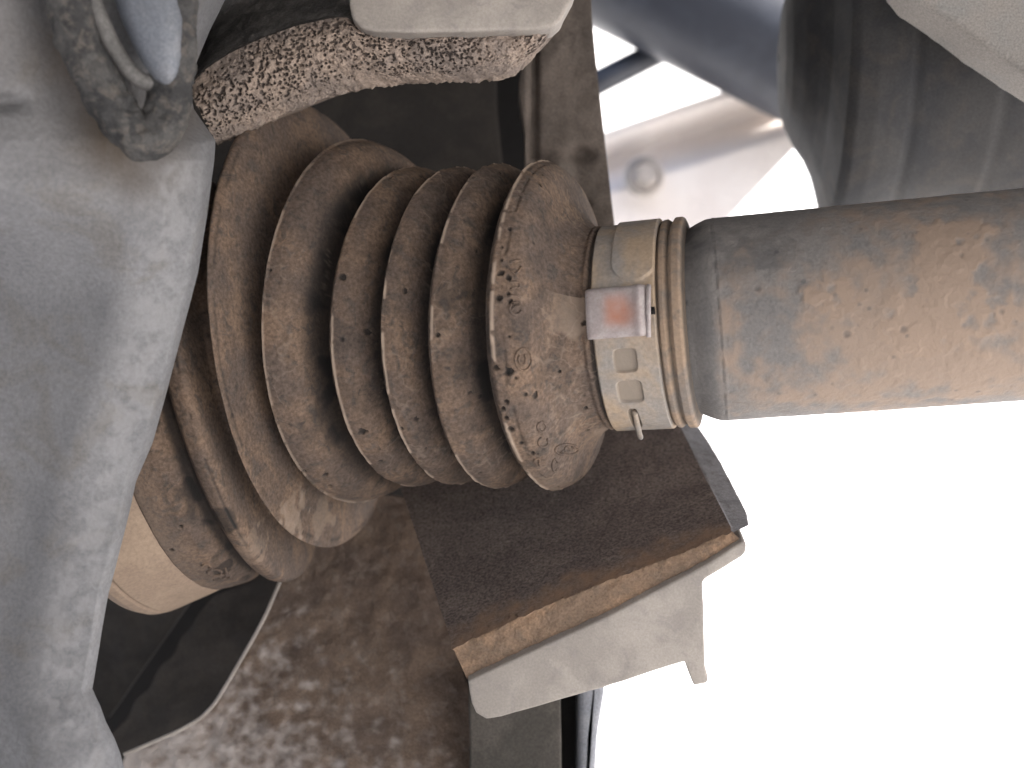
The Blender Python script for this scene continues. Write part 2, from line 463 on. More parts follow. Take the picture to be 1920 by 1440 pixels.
RT += [(6.22, 430), (6.30, 392), (6.45, 376), (6.65, 372), (6.80, 378), (6.88, 404), (6.93, 436), (6.98, 453), (7.05, 461), (7.14, 463), (7.25, 461), (7.38, 455), (7.46, 440), (7.53, 420), (7.60, 412), (7.68, 420), (7.78, 436), (7.95, 444), (8.2, 446), (8.36, 445),
       (8.44, 443), (8.46, 434)]
RT = np.array(RT, float)
nu, ntheta = 620, 560
uu = np.concatenate([np.linspace(-0.2, 1.0, 110)[:-1], np.linspace(1, 6, 340)[:-1], np.linspace(6, 8.46, 165)])
rr = np.interp(uu, RT[:, 0], RT[:, 1])
kk = np.array([1, 2, 3, 2, 1.0]); kk /= kk.sum()
rr = np.convolve(np.pad(rr, 2, 'edge'), kk, 'valid')
tt = np.r_[np.linspace(-math.pi, -1.75, 50)[:-1], np.linspace(-1.75, 1.75, 620), np.linspace(1.75, math.pi, 50)[1:-1]]
fr = [frame(u) for u in uu]
Cc = np.array([f[0] for f in fr]); Aa = np.array([f[1] for f in fr]); Nn = np.array([f[2] for f in fr]); Ww = np.array([f[3] for f in fr])
def project(V):
    k = D / (D + V[..., 1]) / S
    return 960 + V[..., 0] * k, 720 - V[..., 2] * k
def boot_pts(rad):
    return Cc[:, None, :] + rad[..., None] * (np.cos(tt)[None, :, None] * Nn[:, None, :] + np.sin(tt)[None, :, None] * Ww[:, None, :])
Ug = np.repeat(uu[:, None], len(tt), 1)
Tg = np.repeat(tt[None, :], len(uu), 0)
rad0 = np.repeat(rr[:, None], len(tt), 1) * S
V0 = boot_pts(rad0)
# warped parting fin on each crest, chipped here and there
fin = np.zeros_like(rad0)
for c in (1, 2, 3, 4):
    w = fbm(np.stack([np.cos(Tg[0]) * 2 + c * 7, np.sin(Tg[0]) * 2, 0 * Tg[0]], -1), 1.6, 3, c * 3.1) * 0.022
    f = np.exp(-((Ug - c - 0.0 - w[None, :]) / 0.024) ** 2)
    chip = 0.3 + 0.7 * sstep(-0.10, 0.06, fbm(np.stack([np.cos(Tg[0]), np.sin(Tg[0]), 0 * Tg[0]], -1), 7, 3, c * 11.7))
    fin += f * chip[None, :] * (0.00042 if c < 4 else 0.0003)
f = np.exp(-((Ug - 5) / 0.016) ** 2); fin += f * 0.0006
def hit(px, py):
    X, Y = project(V0)
    q = (X - px) ** 2 + (Y - py) ** 2 + np.where(np.cos(Tg) < 0.0, 1e9, 0)
    q = np.where(q < 150, V0[..., 1] * 1e4 - 1e5, q)      # nearest surface among the close ones
    return V0.reshape(-1, 3)[int(np.argmin(q))]
def blot(px, py, r, warp=0.4, f=300, seed=0.0):
    c = hit(px, py)
    dd = np.linalg.norm(V0 - c, axis=-1) / (r * S)
    out = np.zeros_like(dd); m = dd < 1.8
    if m.any():
        P_ = V0[m]
        out[m] = sstep(1.1, 0.8, dd[m] * (1 + warp * fbm(P_, f, 2, seed)))
    return out
small = fbm(V0, 300, 3, 2)
lump = 0.0007 * nz(V0, 20, 4) + 0.00012 * fbm(V0, 110, 3, 8) + 0.00009 * small
near_crest = np.exp(-((((Ug + 0.36) % 1) - 0.5) / 0.16) ** 2) * (Ug < 5.6)
scab = sstep(0.08, 0.30, fbm(V0, 230, 3, 31)) * (0.4 + near_crest)
pit = pits(V0, 240, 0.09, 0.26, 1.0) * np.where(Ug < 5, 1.0, 0.4)
pit2 = pits(V0, 420, 0.16, 0.30, 6.0) * np.exp(-((Ug - 0.86) / 0.20) ** 2)
nick = np.zeros_like(rad0)
for j_, (x_, y_, r_) in enumerate([(610, 905, 7), (678, 822, 9), (786, 796, 6), (1014, 747, 8), (940, 499, 8), (1019, 336, 6), (953, 708, 10), (945, 765, 6), (938, 778, 6), (948, 797, 6), (953, 818, 8), (1003, 864, 6),
                                   (1087, 597, 8), (694, 628, 9), (808, 632, 6), (770, 545, 7), (637, 505, 8), (925, 550, 7), (960, 512, 7), (968, 560, 6), (1060, 700, 4), (345, 997, 5), (318, 1043, 5), (922, 700, 6)]):
    nick = np.maximum(nick, blot(x_, y_, r_ * 0.78, 0.6, 500, j_ * 3.7))
cap = np.exp(-((Ug - 0.86) / 0.025) ** 2) * (fbm(V0, 130, 2, 50) > 0.0)
big = Ug > 6.4
strip7 = np.exp(-((Ug - 7.12) / 0.035) ** 2) * (nz(V0, 90, 21) > 0.0) + np.exp(-((Ug - 5.88) / 0.02) ** 2) * (nz(V0, 60, 22) > 0.0)
# cuff: long scar and flaked dirt
flake = (sstep(0.0, 0.22, fbm(V0, 75, 3, 13) - 0.05) * np.exp(-((Ug - 7.78) / 0.14) ** 2)) + blot(405, 985, 34, 0.6, 140) * 0.9 + blot(425, 1078, 22, 0.5, 200)
flake = np.clip(flake, 0, 1)
crk = sstep(0.055, 0.012, np.abs(fbm(V0, 75, 4, 120))) * sstep(-0.05, 0.2, nz(V0, 45, 33)) * (Ug < 5.4)
crk2 = sstep(0.06, 0.01, np.abs(fbm(V0, 150, 3, 160))) * sstep(0.0, 0.25, nz(V0, 38, 57)) * (Ug < 2.2)
crk = np.clip(crk + crk2, 0, 1)
disp = lump + fin + 0.00012 * crk + 0.00013 * scab * (~big) - 0.0008 * pit * (~big) - 0.0008 * pit2 - 0.0010 * nick - 0.0003 * cap - 0.0003 * strip7 - 0.00025 * flake
rad = rad0 + disp
VB = boot_pts(rad)
fu = Ug % 1
groove_m = sstep(0.14, 0.24, fu) * sstep(0.56, 0.44, fu) * ((Ug > 1.1) & (Ug < 6.6)) + sstep(7.44, 7.5, Ug) * sstep(7.76, 7.66, Ug)  # groove mask: occlusion shade put into the colour, plus thinner dust
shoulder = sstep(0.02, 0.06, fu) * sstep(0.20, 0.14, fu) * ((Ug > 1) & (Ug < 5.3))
bare_dark = 0.85 * np.clip(pit * 1.3 + pit2 * 1.3 + nick, 0, 1) + 0.35 * cap + 0.5 * strip7 + 0.8 * groove_m + 0.45 * shoulder + 0.7 * flake + 0.8 * sstep(0.03, 0.0, Ug)  # rib shoulders and the gap at the band are darkened too
patchy = sstep(0.05, 0.45, fbm(V0, 90, 4, 61)) * 0.28 * ((Ug > 0.3) & (Ug < 4.7))
patchy = patchy + (blot(845, 510, 60, 0.6, 90, 3) + blot(850, 690, 40, 0.6, 90, 4)) * 0.25
bare_dark = np.clip(bare_dark + patchy * (1 - 0.3 * near_crest), 0, 1)
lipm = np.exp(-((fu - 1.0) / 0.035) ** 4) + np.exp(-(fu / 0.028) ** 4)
pale = 0.95 * np.clip(lipm, 0, 1) * sstep(-0.06, 0.10, fbm(V0, 85, 4, 71)) * ((Ug > 0.8) & (Ug < 5.5)) * np.where(Ug > 4.5, 0.5, 1.0)  # chipped tan lips, the light they catch put into the colour
pale = pale + 0.55 * blot(560, 972, 40, 1.1, 260, 8) * (0.75 + 0.5 * fbm(V0, 260, 3, 3)) + 0.28 * blot(490, 1030, 34, 1.1, 260, 9) * (0.6 + 0.6 * fbm(V0, 200, 3, 5)) + 0.25 * blot(615, 965, 40, 0.7, 140, 2)
pale = pale + 0.55 * sstep(0.0, 0.35, fbm(V0, 60, 3, 91) + 0.1) * sstep(0.55, 0.15, Ug) * (Tg < 0.25) + 0.35 * sstep(7.95, 8.45, Ug) * (0.6 + 0.5 * nz(V0, 40, 3))
pale = pale + 0.45 * sstep(-1.15, -1.45, Tg + 0.25 * fbm(V0, 50, 3, 44)) * near_crest + 0.25 * sstep(-0.9, -1.3, Tg) * sstep(0.6, 0.95, Ug) * sstep(1.0, 0.95, Ug)
pale = pale + 0.17 * crk
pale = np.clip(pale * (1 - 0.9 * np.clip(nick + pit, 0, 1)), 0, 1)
boot = thing('rubber_boot', 'dusty brown ribbed rubber bellows boot bending down to the left behind the grey arm', 'boot', Vector(ctr[4]))
bme = grid_mesh(VB, closed_v=True, flip=False, attr=bare_dark, aname='bare_dark')
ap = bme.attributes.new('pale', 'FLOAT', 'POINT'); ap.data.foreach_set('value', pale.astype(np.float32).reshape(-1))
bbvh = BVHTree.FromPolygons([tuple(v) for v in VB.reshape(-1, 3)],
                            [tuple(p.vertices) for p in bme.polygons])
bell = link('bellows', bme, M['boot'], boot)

# small collar of the boot under and right of the clamp band
CL = Straight(1165, 615, 0.0205, 0.066, 0.255)
def collar_r(s, t):
    p = s / S
    tab = [(-40, 192), (60, 194), (98, 196), (102, 202), (109, 203), (114, 199), (118, 196), (121, 199), (125, 205), (137, 205), (141, 203), (144, 194), (147, 176)]
    tab = np.array(tab, float)
    return np.interp(p, tab[:, 0], tab[:, 1]) * S
ss = np.linspace(-40, 147, 150) * S
tt2 = np.linspace(-math.pi, math.pi, 401)[:-1]
V, Sg, Tg2 = CL.grid(ss, tt2, collar_r)
d2 = 0.00016 * fbm(V, 160, 3, 5) + 0.0005 * nz(V, 24, 9)
V, _, _ = CL.grid(ss, tt2, lambda s, t: collar_r(s, t) + d2)
groove = np.clip(np.exp(-((Sg / S - 117) / 3) ** 2) * 0.6 + np.exp(-((Sg / S - 145) / 3) ** 2) * 0.8 + np.exp(-((Sg / S - 98) / 3) ** 2) * 0.6, 0, 1)  # creases between collar ridges coloured darker
link('collar', grid_mesh(V, closed_v=True, attr=groove, aname='bare_dark'), M['collar'], boot)

def on_boot(px, py):
    h = bbvh.ray_cast(CAM, ray(px, py))
    return h[0], h[1]
def mark(pts, rad=0.00035, lift=0.0001):
    out = []
    for x, y in pts:
        h, n = on_boot(x, y)
        if h is None: continue
        if n.dot(CAM - h) < 0: n = -n
        out.append(h + n * lift)
    return out
def arc(cx, cy, rx, ry, a0, a1, n=18):
    return [(cx + rx * math.cos(R(a0 + (a1 - a0) * i / n)), cy + ry * math.sin(R(a0 + (a1 - a0) * i / n))) for i in range(n + 1)]
def marks(name, strokes, rad=0.00035):
    bm = bmesh.new()
    for st in strokes:
        p = mark(resample(st, max(6, len(st))).tolist())
        if len(p) < 3: continue
        me = tube_mesh(p, rad, 8)
        bm.from_mesh(me); bpy.data.meshes.remove(me)
    me = bpy.data.meshes.new(name); bm.to_mesh(me); bm.free()
    at = me.attributes.new('bare_dark', 'FLOAT', 'POINT')
    return link(name, me, M['boot'], boot)
marks('embossed_symbol', [arc(981, 674, 15, 21, 0, 360, 28), arc(979, 674, 7, 10, -60, 230, 16)])
marks('embossed_lettering', [[(957, 505), (963, 515), (972, 510), (977, 500)], arc(965, 535, 10, 7, -150, 60, 10), [(958, 543), (966, 538), (976, 544)],
      arc(967, 578, 11, 12, 20, 330, 16), [(958, 582), (967, 574), (977, 572)], [(953, 556), (965, 554), (975, 560)], [(955, 492), (975, 488)]], 0.0004)
marks('embossed_oval', [arc(1062, 843, 22, 10, 140, 500, 28), [(1050, 850), (1056, 843), (1054, 852)], arc(1063, 842, 5, 5, 30, 330, 10), [(1072, 834), (1076, 840)]], 0.00035)
marks('embossed_figures', [arc(1015, 800, 8, 9, 0, 360, 14), arc(1018, 829, 9, 9, -40, 250, 14), [(1000, 862), (1012, 858), (1010, 872)], arc(1040, 872, 5, 12, 30, 330, 12)], 0.00035)
marks('embossed_number', [[(x + 34, y - 16) for x, y in st_] for st_ in [[(343, 1076), (352, 1072), (362, 1078), (356, 1080)], arc(368, 1089, 13, 6, 0, 360, 20), [(388, 1080), (392, 1094), (378, 1103), (366, 1102)], arc(386, 1096, 11, 5, -90, 150, 12)]], 0.0004)

# ---------------------------------------------------------------- hose clamp
clamp = thing('hose_clamp', 'tan steel band clamp with square slots and a rusty spotted buckle round the boot neck', 'clamp', P(1165, 615, 0.0205))
RB = 204 * S
def inv(px, py, r=RB): return CL.inv(px, py, r)
fs = np.linspace(-22, 96, 104) * S
ft = np.r_[np.linspace(-math.pi, -1.65, 60)[:-1], np.linspace(-1.65, 1.65, 560), np.linspace(1.65, math.pi, 60)[1:-1]]
slots = []
for (x, y, w, h) in ((1172, 676, 40, 44), (1181, 735, 44, 40)):
    s0, t0 = inv(x, y); s1, t1 = inv(x, y + h / 2); s2, t2 = inv(x, y - h / 2)
    slots.append((s0, (t1 + t2) / 2, w * S * 0.52, abs(t2 - t1) / 2, 0.0010))
s0, t0 = inv(1190, 785); _, t1 = inv(1190, 768); _, t2 = inv(1190, 800)
slots.append((s0, (t1 + t2) / 2, 9 * S, abs(t2 - t1) / 2, 0.0016))
bare_b = np.zeros((len(fs), len(ft)))
def band_r(s, t):
    r = np.full_like(s, RB)
    r = r - 0.0010 * (sstep(-19 * S, -22 * S, s) + sstep(93 * S, 96 * S, s))
    for (sc, tc, ws, wt, dep) in slots:
        ex = np.abs(s - sc) / ws; ey = np.abs(t - tc) / wt
        q = (ex ** 5 + ey ** 5) ** 0.2
        m = sstep(1.08, 0.94, q)
        r = r - dep * m
        bare_b[:] = np.maximum(bare_b, m)
    # raised tongue with a rounded end
    st_, tt_ = inv(1190, 455); _, te = inv(1190, 512)
    wt = 42 * S
    dd = np.where(t > te + 0.12, np.abs(s - st_) / wt, np.sqrt(((s - st_) / wt) ** 2 + ((t - te - 0.12) / 0.20) ** 2))
    r = r + 0.0007 * sstep(1.04, 0.94, dd) * (t < 2.2)
    return r
V, Sg, Tgb = CL.grid(fs, ft, band_r)
rb = band_r(Sg, Tgb) + 0.00006 * fbm(V, 200, 2) + 0.00025 * nz(V, 40, 3)
V, _, _ = CL.grid(fs, ft, lambda s, t: rb)
inner, _, _ = CL.grid(fs[[0, -1]], ft, lambda s, t: s * 0 + RB - 0.0016)
V = np.concatenate([inner[:1], V, inner[1:]], 0)
bb = np.concatenate([bare_b[:1], bare_b, bare_b[-1:]], 0)
link('band', grid_mesh(V, closed_v=True, attr=bb, aname='bare_dark'), M['band'], clamp)

def patch_on(corners, h0, h1, name, mats, parent, ns=40, ntt=34, shape=None, attr=None):
    """a raised block on the clamp: corners give the px rectangle, h0 base and h1 top height above the band"""
    (xa, ya), (xb, yb) = corners
    sa, _ = inv(xa, (ya + yb) / 2, RB + h1); sb, _ = inv(xb, (ya + yb) / 2, RB + h1)
    _, ta = inv((xa + xb) / 2, yb, RB + h1); _, tb = inv((xa + xb) / 2, ya, RB + h1)
    e = 0.06
    gs = np.r_[sa, sa + (sb - sa) * np.linspace(0.0, 1, ns), sb]
    gt = np.r_[ta, ta + (tb - ta) * np.linspace(0.0, 1, ntt), tb]
    Sg, Tg = np.meshgrid(gs, gt, indexing='ij')
    x = (Sg - sa) / (sb - sa); y = (Tg - ta) / (tb - ta)
    r = RB + h1 + (shape(x, y) if shape else 0 * x)
    r[0, :] = r[-1, :] = RB + h0; r[:, 0] = r[:, -1] = RB + h0
    V, _, _ = CL.grid(gs, gt, lambda s, t: r)
    V = V + 0.00005 * fbm(V, 250, 2)[..., None]
    return link(name, grid_mesh(V, attr=attr(x, y, V) if attr else None, aname='rust'), mats, parent)
def bshape(x, y):
    ex = np.minimum(np.minimum(x, 1 - x) / 0.10, 1); ey = np.minimum(np.minimum(y, 1 - y) / 0.10, 1)
    return -0.0007 * ((1 - ex) ** 2 + (1 - ey) ** 2) + 0.0006 * np.exp(-((x - 0.88) / 0.07) ** 2) - 0.0005 * np.exp(-((x - 0.62) / 0.16) ** 2 - ((y - 0.5) / 0.28) ** 2)
patch_on(((1097, 536), (1211, 634)), -0.0004, 0.0030, 'buckle', M['buckle'], clamp, 48, 40, bshape,
         lambda x, y, V: np.clip(1.25 * np.exp(-((x - 0.50) / 0.19) ** 4 - ((y - 0.52) / 0.30) ** 4) * (0.85 + 0.35 * fbm(V, 220, 3, 4)) * 0.75 + 0.5 * np.exp(-((x - 0.74) / 0.12) ** 2 - ((y - 0.45) / 0.25) ** 2), 0, 1))
# the folded end of the buckle, standing off its right edge with a dark gap
pts = []
for yy in np.linspace(534, 632, 16):
    s, t = inv(1216, yy, RB + 0.0022)
    pts.append(CL.pt(s, t, RB + 0.0020 + 0.0004 * math.sin((yy - 534) / 98 * math.pi)))
link('buckle_fold', tube_mesh(pts, 0.0007, 10), M['buckle'], clamp)
s_, t_ = inv(1222, 583)
link('hole', tube_mesh([CL.pt(s_ - 0.0012, t_, RB + 0.0001), CL.pt(s_ + 0.0004, t_, RB + 0.0001), CL.pt(s_ + 0.0009, t_, RB + 0.0001)], 0.0011, 4), M['black'], clamp)
# hook that pokes out of the lowest slot
s0, t0 = inv(1191, 775); s1, t1 = inv(1199, 815)
tend = t1 - 0.06
hk = [CL.pt(s0 + (s1 - s0) * f, t0 + (tend - t0) * f, RB - 0.0006 + 0.0030 * f * f) for f in np.linspace(0, 1, 10)]
link('hook', tube_mesh(hk, 0.0009, 10), M['band'], clamp)
# ---------------------------------------------------------------- joint housing beyond the boot's wide end
housing = thing('joint_housing', 'smooth tan metal joint cup at the wide lower-left end of the boot', 'joint housing', Vector(ctr[10]))
a_l = Vector(axis_dir(0.245, 0.05)); hc = Vector(ctr[9]) + a_l * (58 * S)
n_h = Vector((0, -1, 0)); n_h = (n_h - a_l * n_h.dot(a_l)).normalized(); w_h = a_l.cross(n_h)
hp = [(0, 424), (12, 440), (40, 447), (100, 458), (140, 465), (143, 462), (146, 462), (149, 466), (168, 466), (186, 458), (200, 442), (208, 420), (212, 380), (214, 200)]
hp = densify(hp, 3)
V = []
for s, r in hp:
    c = hc + a_l * s * S
    V.append([c + (n_h * math.cos(t) + w_h * math.sin(t)) * r * S for t in np.linspace(0, 2 * math.pi, 181)[:-1]])
V = np.array(V); V += 0.00012 * fbm(V, 60, 2)[..., None]
link('cup', grid_mesh(V, closed_v=True), M['housing'], housing)

# ---------------------------------------------------------------- grey cast arm on the left
arm = thing('cast_arm', 'large smooth grey cast metal arm filling the left side', 'cast arm', P(150, 1440, -0.02))
edge = [(452, -60), (420, 0), (392, 60), (368, 120), (356, 165), (364, 205), (384, 235), (403, 262), (401, 300), (388, 400), (370, 510), (352, 580), (312, 735), (286, 830), (254, 905), (232, 1000), (204, 1110),
        (186, 1220), (175, 1290), (190, 1322), (200, 1352), (215, 1382), (226, 1415), (232, 1445), (236, 1520)]
er = resample(edge, 330)
NUc = 230
V = []; dirt = []; lit_edge = []
coll = np.array([(100, -60), (112, 40), (140, 140), (172, 215), (205, 265), (250, 298), (300, 290), (330, 250), (338, 180)], float)
colld = densify(coll, 6)
for (ex, ey) in er:
    row = []; dr = []; pr = []
    xs = ex - (ex + 120) * (np.linspace(0, 1, NUc) ** 1.5)
    # true distance to the outline
    seg = np.hypot(xs[:, None] - er[None, :, 0], ey - er[None, :, 1]).min(1)
    cd = np.hypot(xs[:, None] - colld[None, :, 0], ey - colld[None, :, 1]).min(1)
    cham = sstep(-30, 150, seg)
    d = -0.022 - 0.013 * cham + (0.009 * sstep(330, 560, ey) - 0.022 * (1 - sstep(330, 560, ey))) * np.clip((ex - xs) / 450, 0, 2)
    d = d + 0.006 * np.clip(1 - seg / 22, 0, 1) ** 2.2
    # a pocket that holds the bush and a weld-like boss to its right
    d = d + 0.006 * np.exp(-(cd / 70) ** 2) - 0.004 * np.exp(-((xs - 330) / 38) ** 2 - ((ey - 300) / 55) ** 2)
    d = d - 0.003 * np.exp(-((xs - 120) / 120) ** 2 - ((ey - 1440) / 160) ** 2) + 0.005 * np.exp(-((xs - 40) / 110) ** 2 - ((ey - 1120) / 220) ** 2)
    d = d + 0.004 * np.exp(-((xs - 5) / 40) ** 2 - ((ey - 190) / 16) ** 2)
    if ey < 250: d = d + 0.02 * sstep(250, 60, ey) * (1 - sstep(0, 90, seg))
    for x, y, dd, c_, sg in zip(xs, [ey] * NUc, d, cd, seg):
        p = P(x, y, dd)
        n1 = noise.noise(p * 28) * 0.0012 + noise.noise(p * 90) * 0.00035 + noise.noise(p * 300) * 0.0001
        row.append(p + Vector((0, -1, 0)) * n1)
        pr.append(min(max(math.exp(-((sg - 62) / 42) ** 2) * (0.24 + 0.4 * noise.noise(p * 90) + 0.9 * noise.noise(p * 210) + 0.6 * noise.noise(p * 520)), 0), 0.42) if y > 300 else 0.0)  # pale patches near the outline: edge light put into the colour
        dv = 0.75 * math.exp(-(c_ / 62) ** 2) * (0.75 + 0.9 * noise.noise(p * 55)) + 0.35 * max(0, 1 - y / 420) * (0.6 + noise.noise(p * 30)) * (x < 200)
        dr.append(min(max(dv, 0), 0.9))
    V.append(row); dirt.append(dr); lit_edge.append(pr)
V = np.array(V)
# sides going back from the outline
back = []
for k_, dep in enumerate((0.003, 0.01, 0.02, 0.03)):
    b = V[:, :1, :].copy(); b[..., 1] += dep; b[..., 0] -= 0.55 * dep
    back.append(b)
V = np.concatenate(back[::-1] + [V], 1)
dirt = np.concatenate([np.zeros((len(er), 4)), np.array(dirt)], 1)
ame = grid_mesh(V, attr=dirt, aname='dirt')
ap = ame.attributes.new('pale', 'FLOAT', 'POINT'); ap.data.foreach_set('value', np.concatenate([np.zeros((len(er), 4)), np.array(lit_edge)], 1).astype(np.float32).reshape(-1))
link('casting', ame, M['knuckle'], arm)

# bush in the arm: rough black ring, grey lip, blue-grey pin end
bush = thing('rubber_bush', 'rough black rubber bush set in the top of the grey arm, grey lip inside', 'bush', P(240, 290, -0.045))
def ellipse(cx, cy, ax, ay, tilt, d0, dslope, n=90):
    out = []
    for i in range(n):
        a = 2 * math.pi * i / n
        x = ax * math.sin(a); y = ay * math.cos(a)
        X = cx + x * math.cos(tilt) + y * math.sin(tilt); Y = cy - x * math.sin(tilt) + y * math.cos(tilt)
        out.append(P(X, Y, d0 + dslope * (Y - 300) + 0.00004 * (X - 240)))
    return out
rp = ellipse(193, -190, 108, 455, 0.19, -0.045, 0.00002, 300)
rp = [p + Vector((noise.noise(p * 120), 0, noise.noise(p * 120 + Vector((5, 5, 5))))) * 0.0012 for p in rp]
link('outer_ring', tube_mesh(rp, 0.0054, 64, True, 0.0008, 330), M['bush'], bush)
link('lip', tube_mesh(ellipse(212, -205, 92, 366, 0.20, -0.046, 0.00002, 140), 0.0021, 18, True, 0.00015, 120), M['lip'], bush)
V = []
c0 = P(235, -230, -0.049); ex = P(316, -230, -0.049) - c0; e_tip = P(312, 160, -0.049) - c0
for i in range(60):
    a = math.pi * i / 59
    ring = []
    for j in range(48):
        b = 2 * math.pi * j / 48
        q = c0 + e_tip * math.cos(a) + ex * (math.sin(a) * math.cos(b)) + Vector((0, -0.009, 0)) * (math.sin(a) * math.sin(b))
        ring.append(q)
    V.append(ring)
V = np.array(V); V += 0.0001 * fbm(V, 60, 2)[..., None]
pin = link('pin', grid_mesh(V, closed_v=True), M['pin'], origin=P(300, 150, -0.047))
tag(pin, 'smooth blue-grey metal pin end held inside the black bush at upper left', 'pin')

# ---------------------------------------------------------------- upper pad: porous block under a grey plate
pad1 = thing('upper_pad', 'tan porous pad full of black holes under a smooth pale plate, top of picture', 'pad', P(700, 160, 0.01))
top = resample([(352, 165), (385, 130), (430, 100), (490, 72), (560, 47), (620, 34), (652, 32), (670, 52), (760, 60), (900, 56), (1000, 52), (1046, 40)], 560, 12)
bot = resample([(406, 270), (440, 256), (480, 238), (540, 210), (600, 186), (660, 170), (720, 160), (800, 154), (880, 152), (940, 149), (966, 140), (990, 118), (1040, 62)], 560, 8)
nt_ = 120
V = np.zeros((560, nt_ + 40, 3)); 
for j in range(nt_):
    t = j / (nt_ - 1)
    for i in range(560):
        x, y = top[i] * (1 - t) + bot[i] * t
        V[i, j] = P(x, y, 0.006 + 0.010 * t * t - 0.004 * math.sin(t * math.pi))
for j in range(40):                # underside going back
    t = (j + 1) / 40
    V[:, nt_ + j] = V[:, nt_ - 1] + np.array([0.0, 0.035 * t, 0.010 * t])
front = np.ones((560, nt_ + 40)); front[:, nt_:] = np.linspace(1, 0.3, 40)
dens = np.clip(0.62 + 1.1 * nz(V, 45, 3), 0, 1)
lowrim = sstep(0.98, 0.70, np.linspace(0, (nt_ + 40) / nt_, nt_ + 40))[None, :] * np.ones((560, 1))
bandx = sstep(0.0, 0.06, np.linspace(0, 1, 560))[:, None]
ph = np.maximum(pits(V, 850, 0.55, 0.56, 2.0), pits(V, 600, 0.22, 0.42, 8.0)) * np.clip(0.25 + 0.95 * lowrim, 0, 1) * sstep(0.12, 0.45, dens + 0.25 * lowrim)
pn = np.array([0, -0.95, -0.3])
worm = sstep(0.10, 0.42, fbm(V, 900, 3, 19)) * np.clip(0.2 + lowrim, 0, 1) * sstep(-0.05, 0.45, dens - 0.25 + 0.35 * sstep(0.25, 0.6, np.linspace(0, 1, 560))[:, None])
ph = np.maximum(ph * 0.9, worm * 0.8)
ragged = 0.0009 * fbm(V, 330, 3, 6) + 0.0012 * nz(V, 80, 3)
V = V + (ragged - 0.0016 * ph)[..., None] * pn
V[:, nt_ - 3:nt_ + 6, 2] += 0.0011 * fbm(V[:, nt_ - 3:nt_ + 6], 420, 2, 12)
bare_dark = np.clip(ph * 1.2, 0, 1) ** 1.3 * 0.85  # pores: undusted dark material, with their shade put into the colour
link('porous_block', grid_mesh(V, flip=True, attr=bare_dark, aname='bare_dark'), M['pad'], pad1)
# dark rough upper face of the block
V = []
for i in range(0, 560, 4):
    x, y = top[i]
    if x > 690: break
    V.append([P(x + 30 * t, y - 4 - 150 * t, 0.006 + 0.004 * t + 0.045 * t) for t in np.linspace(0, 1, 40)])
V = np.array(V); V += (0.0008 * fbm(V, 300, 3))[..., None] * np.array([0, -0.7, 0.7])
link('upper_face', grid_mesh(V), M['padtop'], pad1)
o = prism([P(x, y, -0.001) for x, y in [(655, -60), (654, 8), (660, 34), (675, 50), (700, 59), (760, 61), (900, 58), (1010, 55), (1038, 49), (1052, 36), (1062, 14), (1078, -12), (1090, -60)]], 0.012,
          'backing_plate', M['plate'], pad1, bevel=0.0012, seg=4, cuts=3, rough=0.00025, rf=160)

# ---------------------------------------------------------------- lower pad: brown slab, rusty edge, pale plate with a tab
pad2 = thing('lower_pad', 'dark brown slab with rusty front edge on pale tabbed plate, below the boot', 'pad', P(1100, 1290, 0.01))
df = 0.004
frontL, frontR = (850, 1216), (1374, 998)
f_line = resample([frontL, (985, 1152), (1130, 1092), (1250, 1046), (1330, 1018), frontR], 150, 6)
b_line = resample([(745, 895), (900, 838), (1085, 788), (1266, 780)], 150)
V = []
for i in range(150):
    row = []
    for t in np.linspace(0, 1, 90):
        x = f_line[i][0] * (1 - t) + b_line[i][0] * t; y = f_line[i][1] * (1 - t) + b_line[i][1] * t
        row.append(P(x, y, 0.006 + 0.085 * t))
    V.append(row)
V = np.array(V); V += (0.0002 * fbm(V, 300, 3) + 0.0006 * nz(V, 40))[..., None] * np.array([0, -0.4, 0.9])
sp = np.clip(sstep(0.16, 0.0, np.linspace(0, 1, 90)[None, :] + 0.07 * fbm(V, 160, 3, 4)), 0, 1) * (0.7 + 0.4 * fbm(V, 300, 2, 8))
V[:, :3] += (0.0009 * fbm(V[:, :3], 420, 2, 5))[..., None]
link('slab_face', grid_mesh(V, flip=False, attr=np.clip(sp, 0, 1), aname='pale'), M['slabtop'], pad2)
V2 = []
low = resample([(876, 1274), (1000, 1222), (1140, 1158), (1250, 1100), (1330, 1058), (1392, 1016)], 150, 6)
for i in range(150):
    row = []
    for t in np.linspace(0, 1, 26):
        q = f_line[i] * (1 - t) + low[i] * t
        row.append(P(q[0], q[1], 0.006 - 0.002 * math.sin(min(1, t * 1.4) * math.pi / 2) + 0.003 * t))
    V2.append(row)
V2 = np.array(V2); V2 += (0.0006 * fbm(V2, 300, 3) + 0.0006 * nz(V2, 70, 6))[..., None] * np.array([0, -0.8, 0.3])
V2[:, 0] = V[:, 0]
link('rusty_edge', grid_mesh(V2, flip=True), M['rust'], pad2)
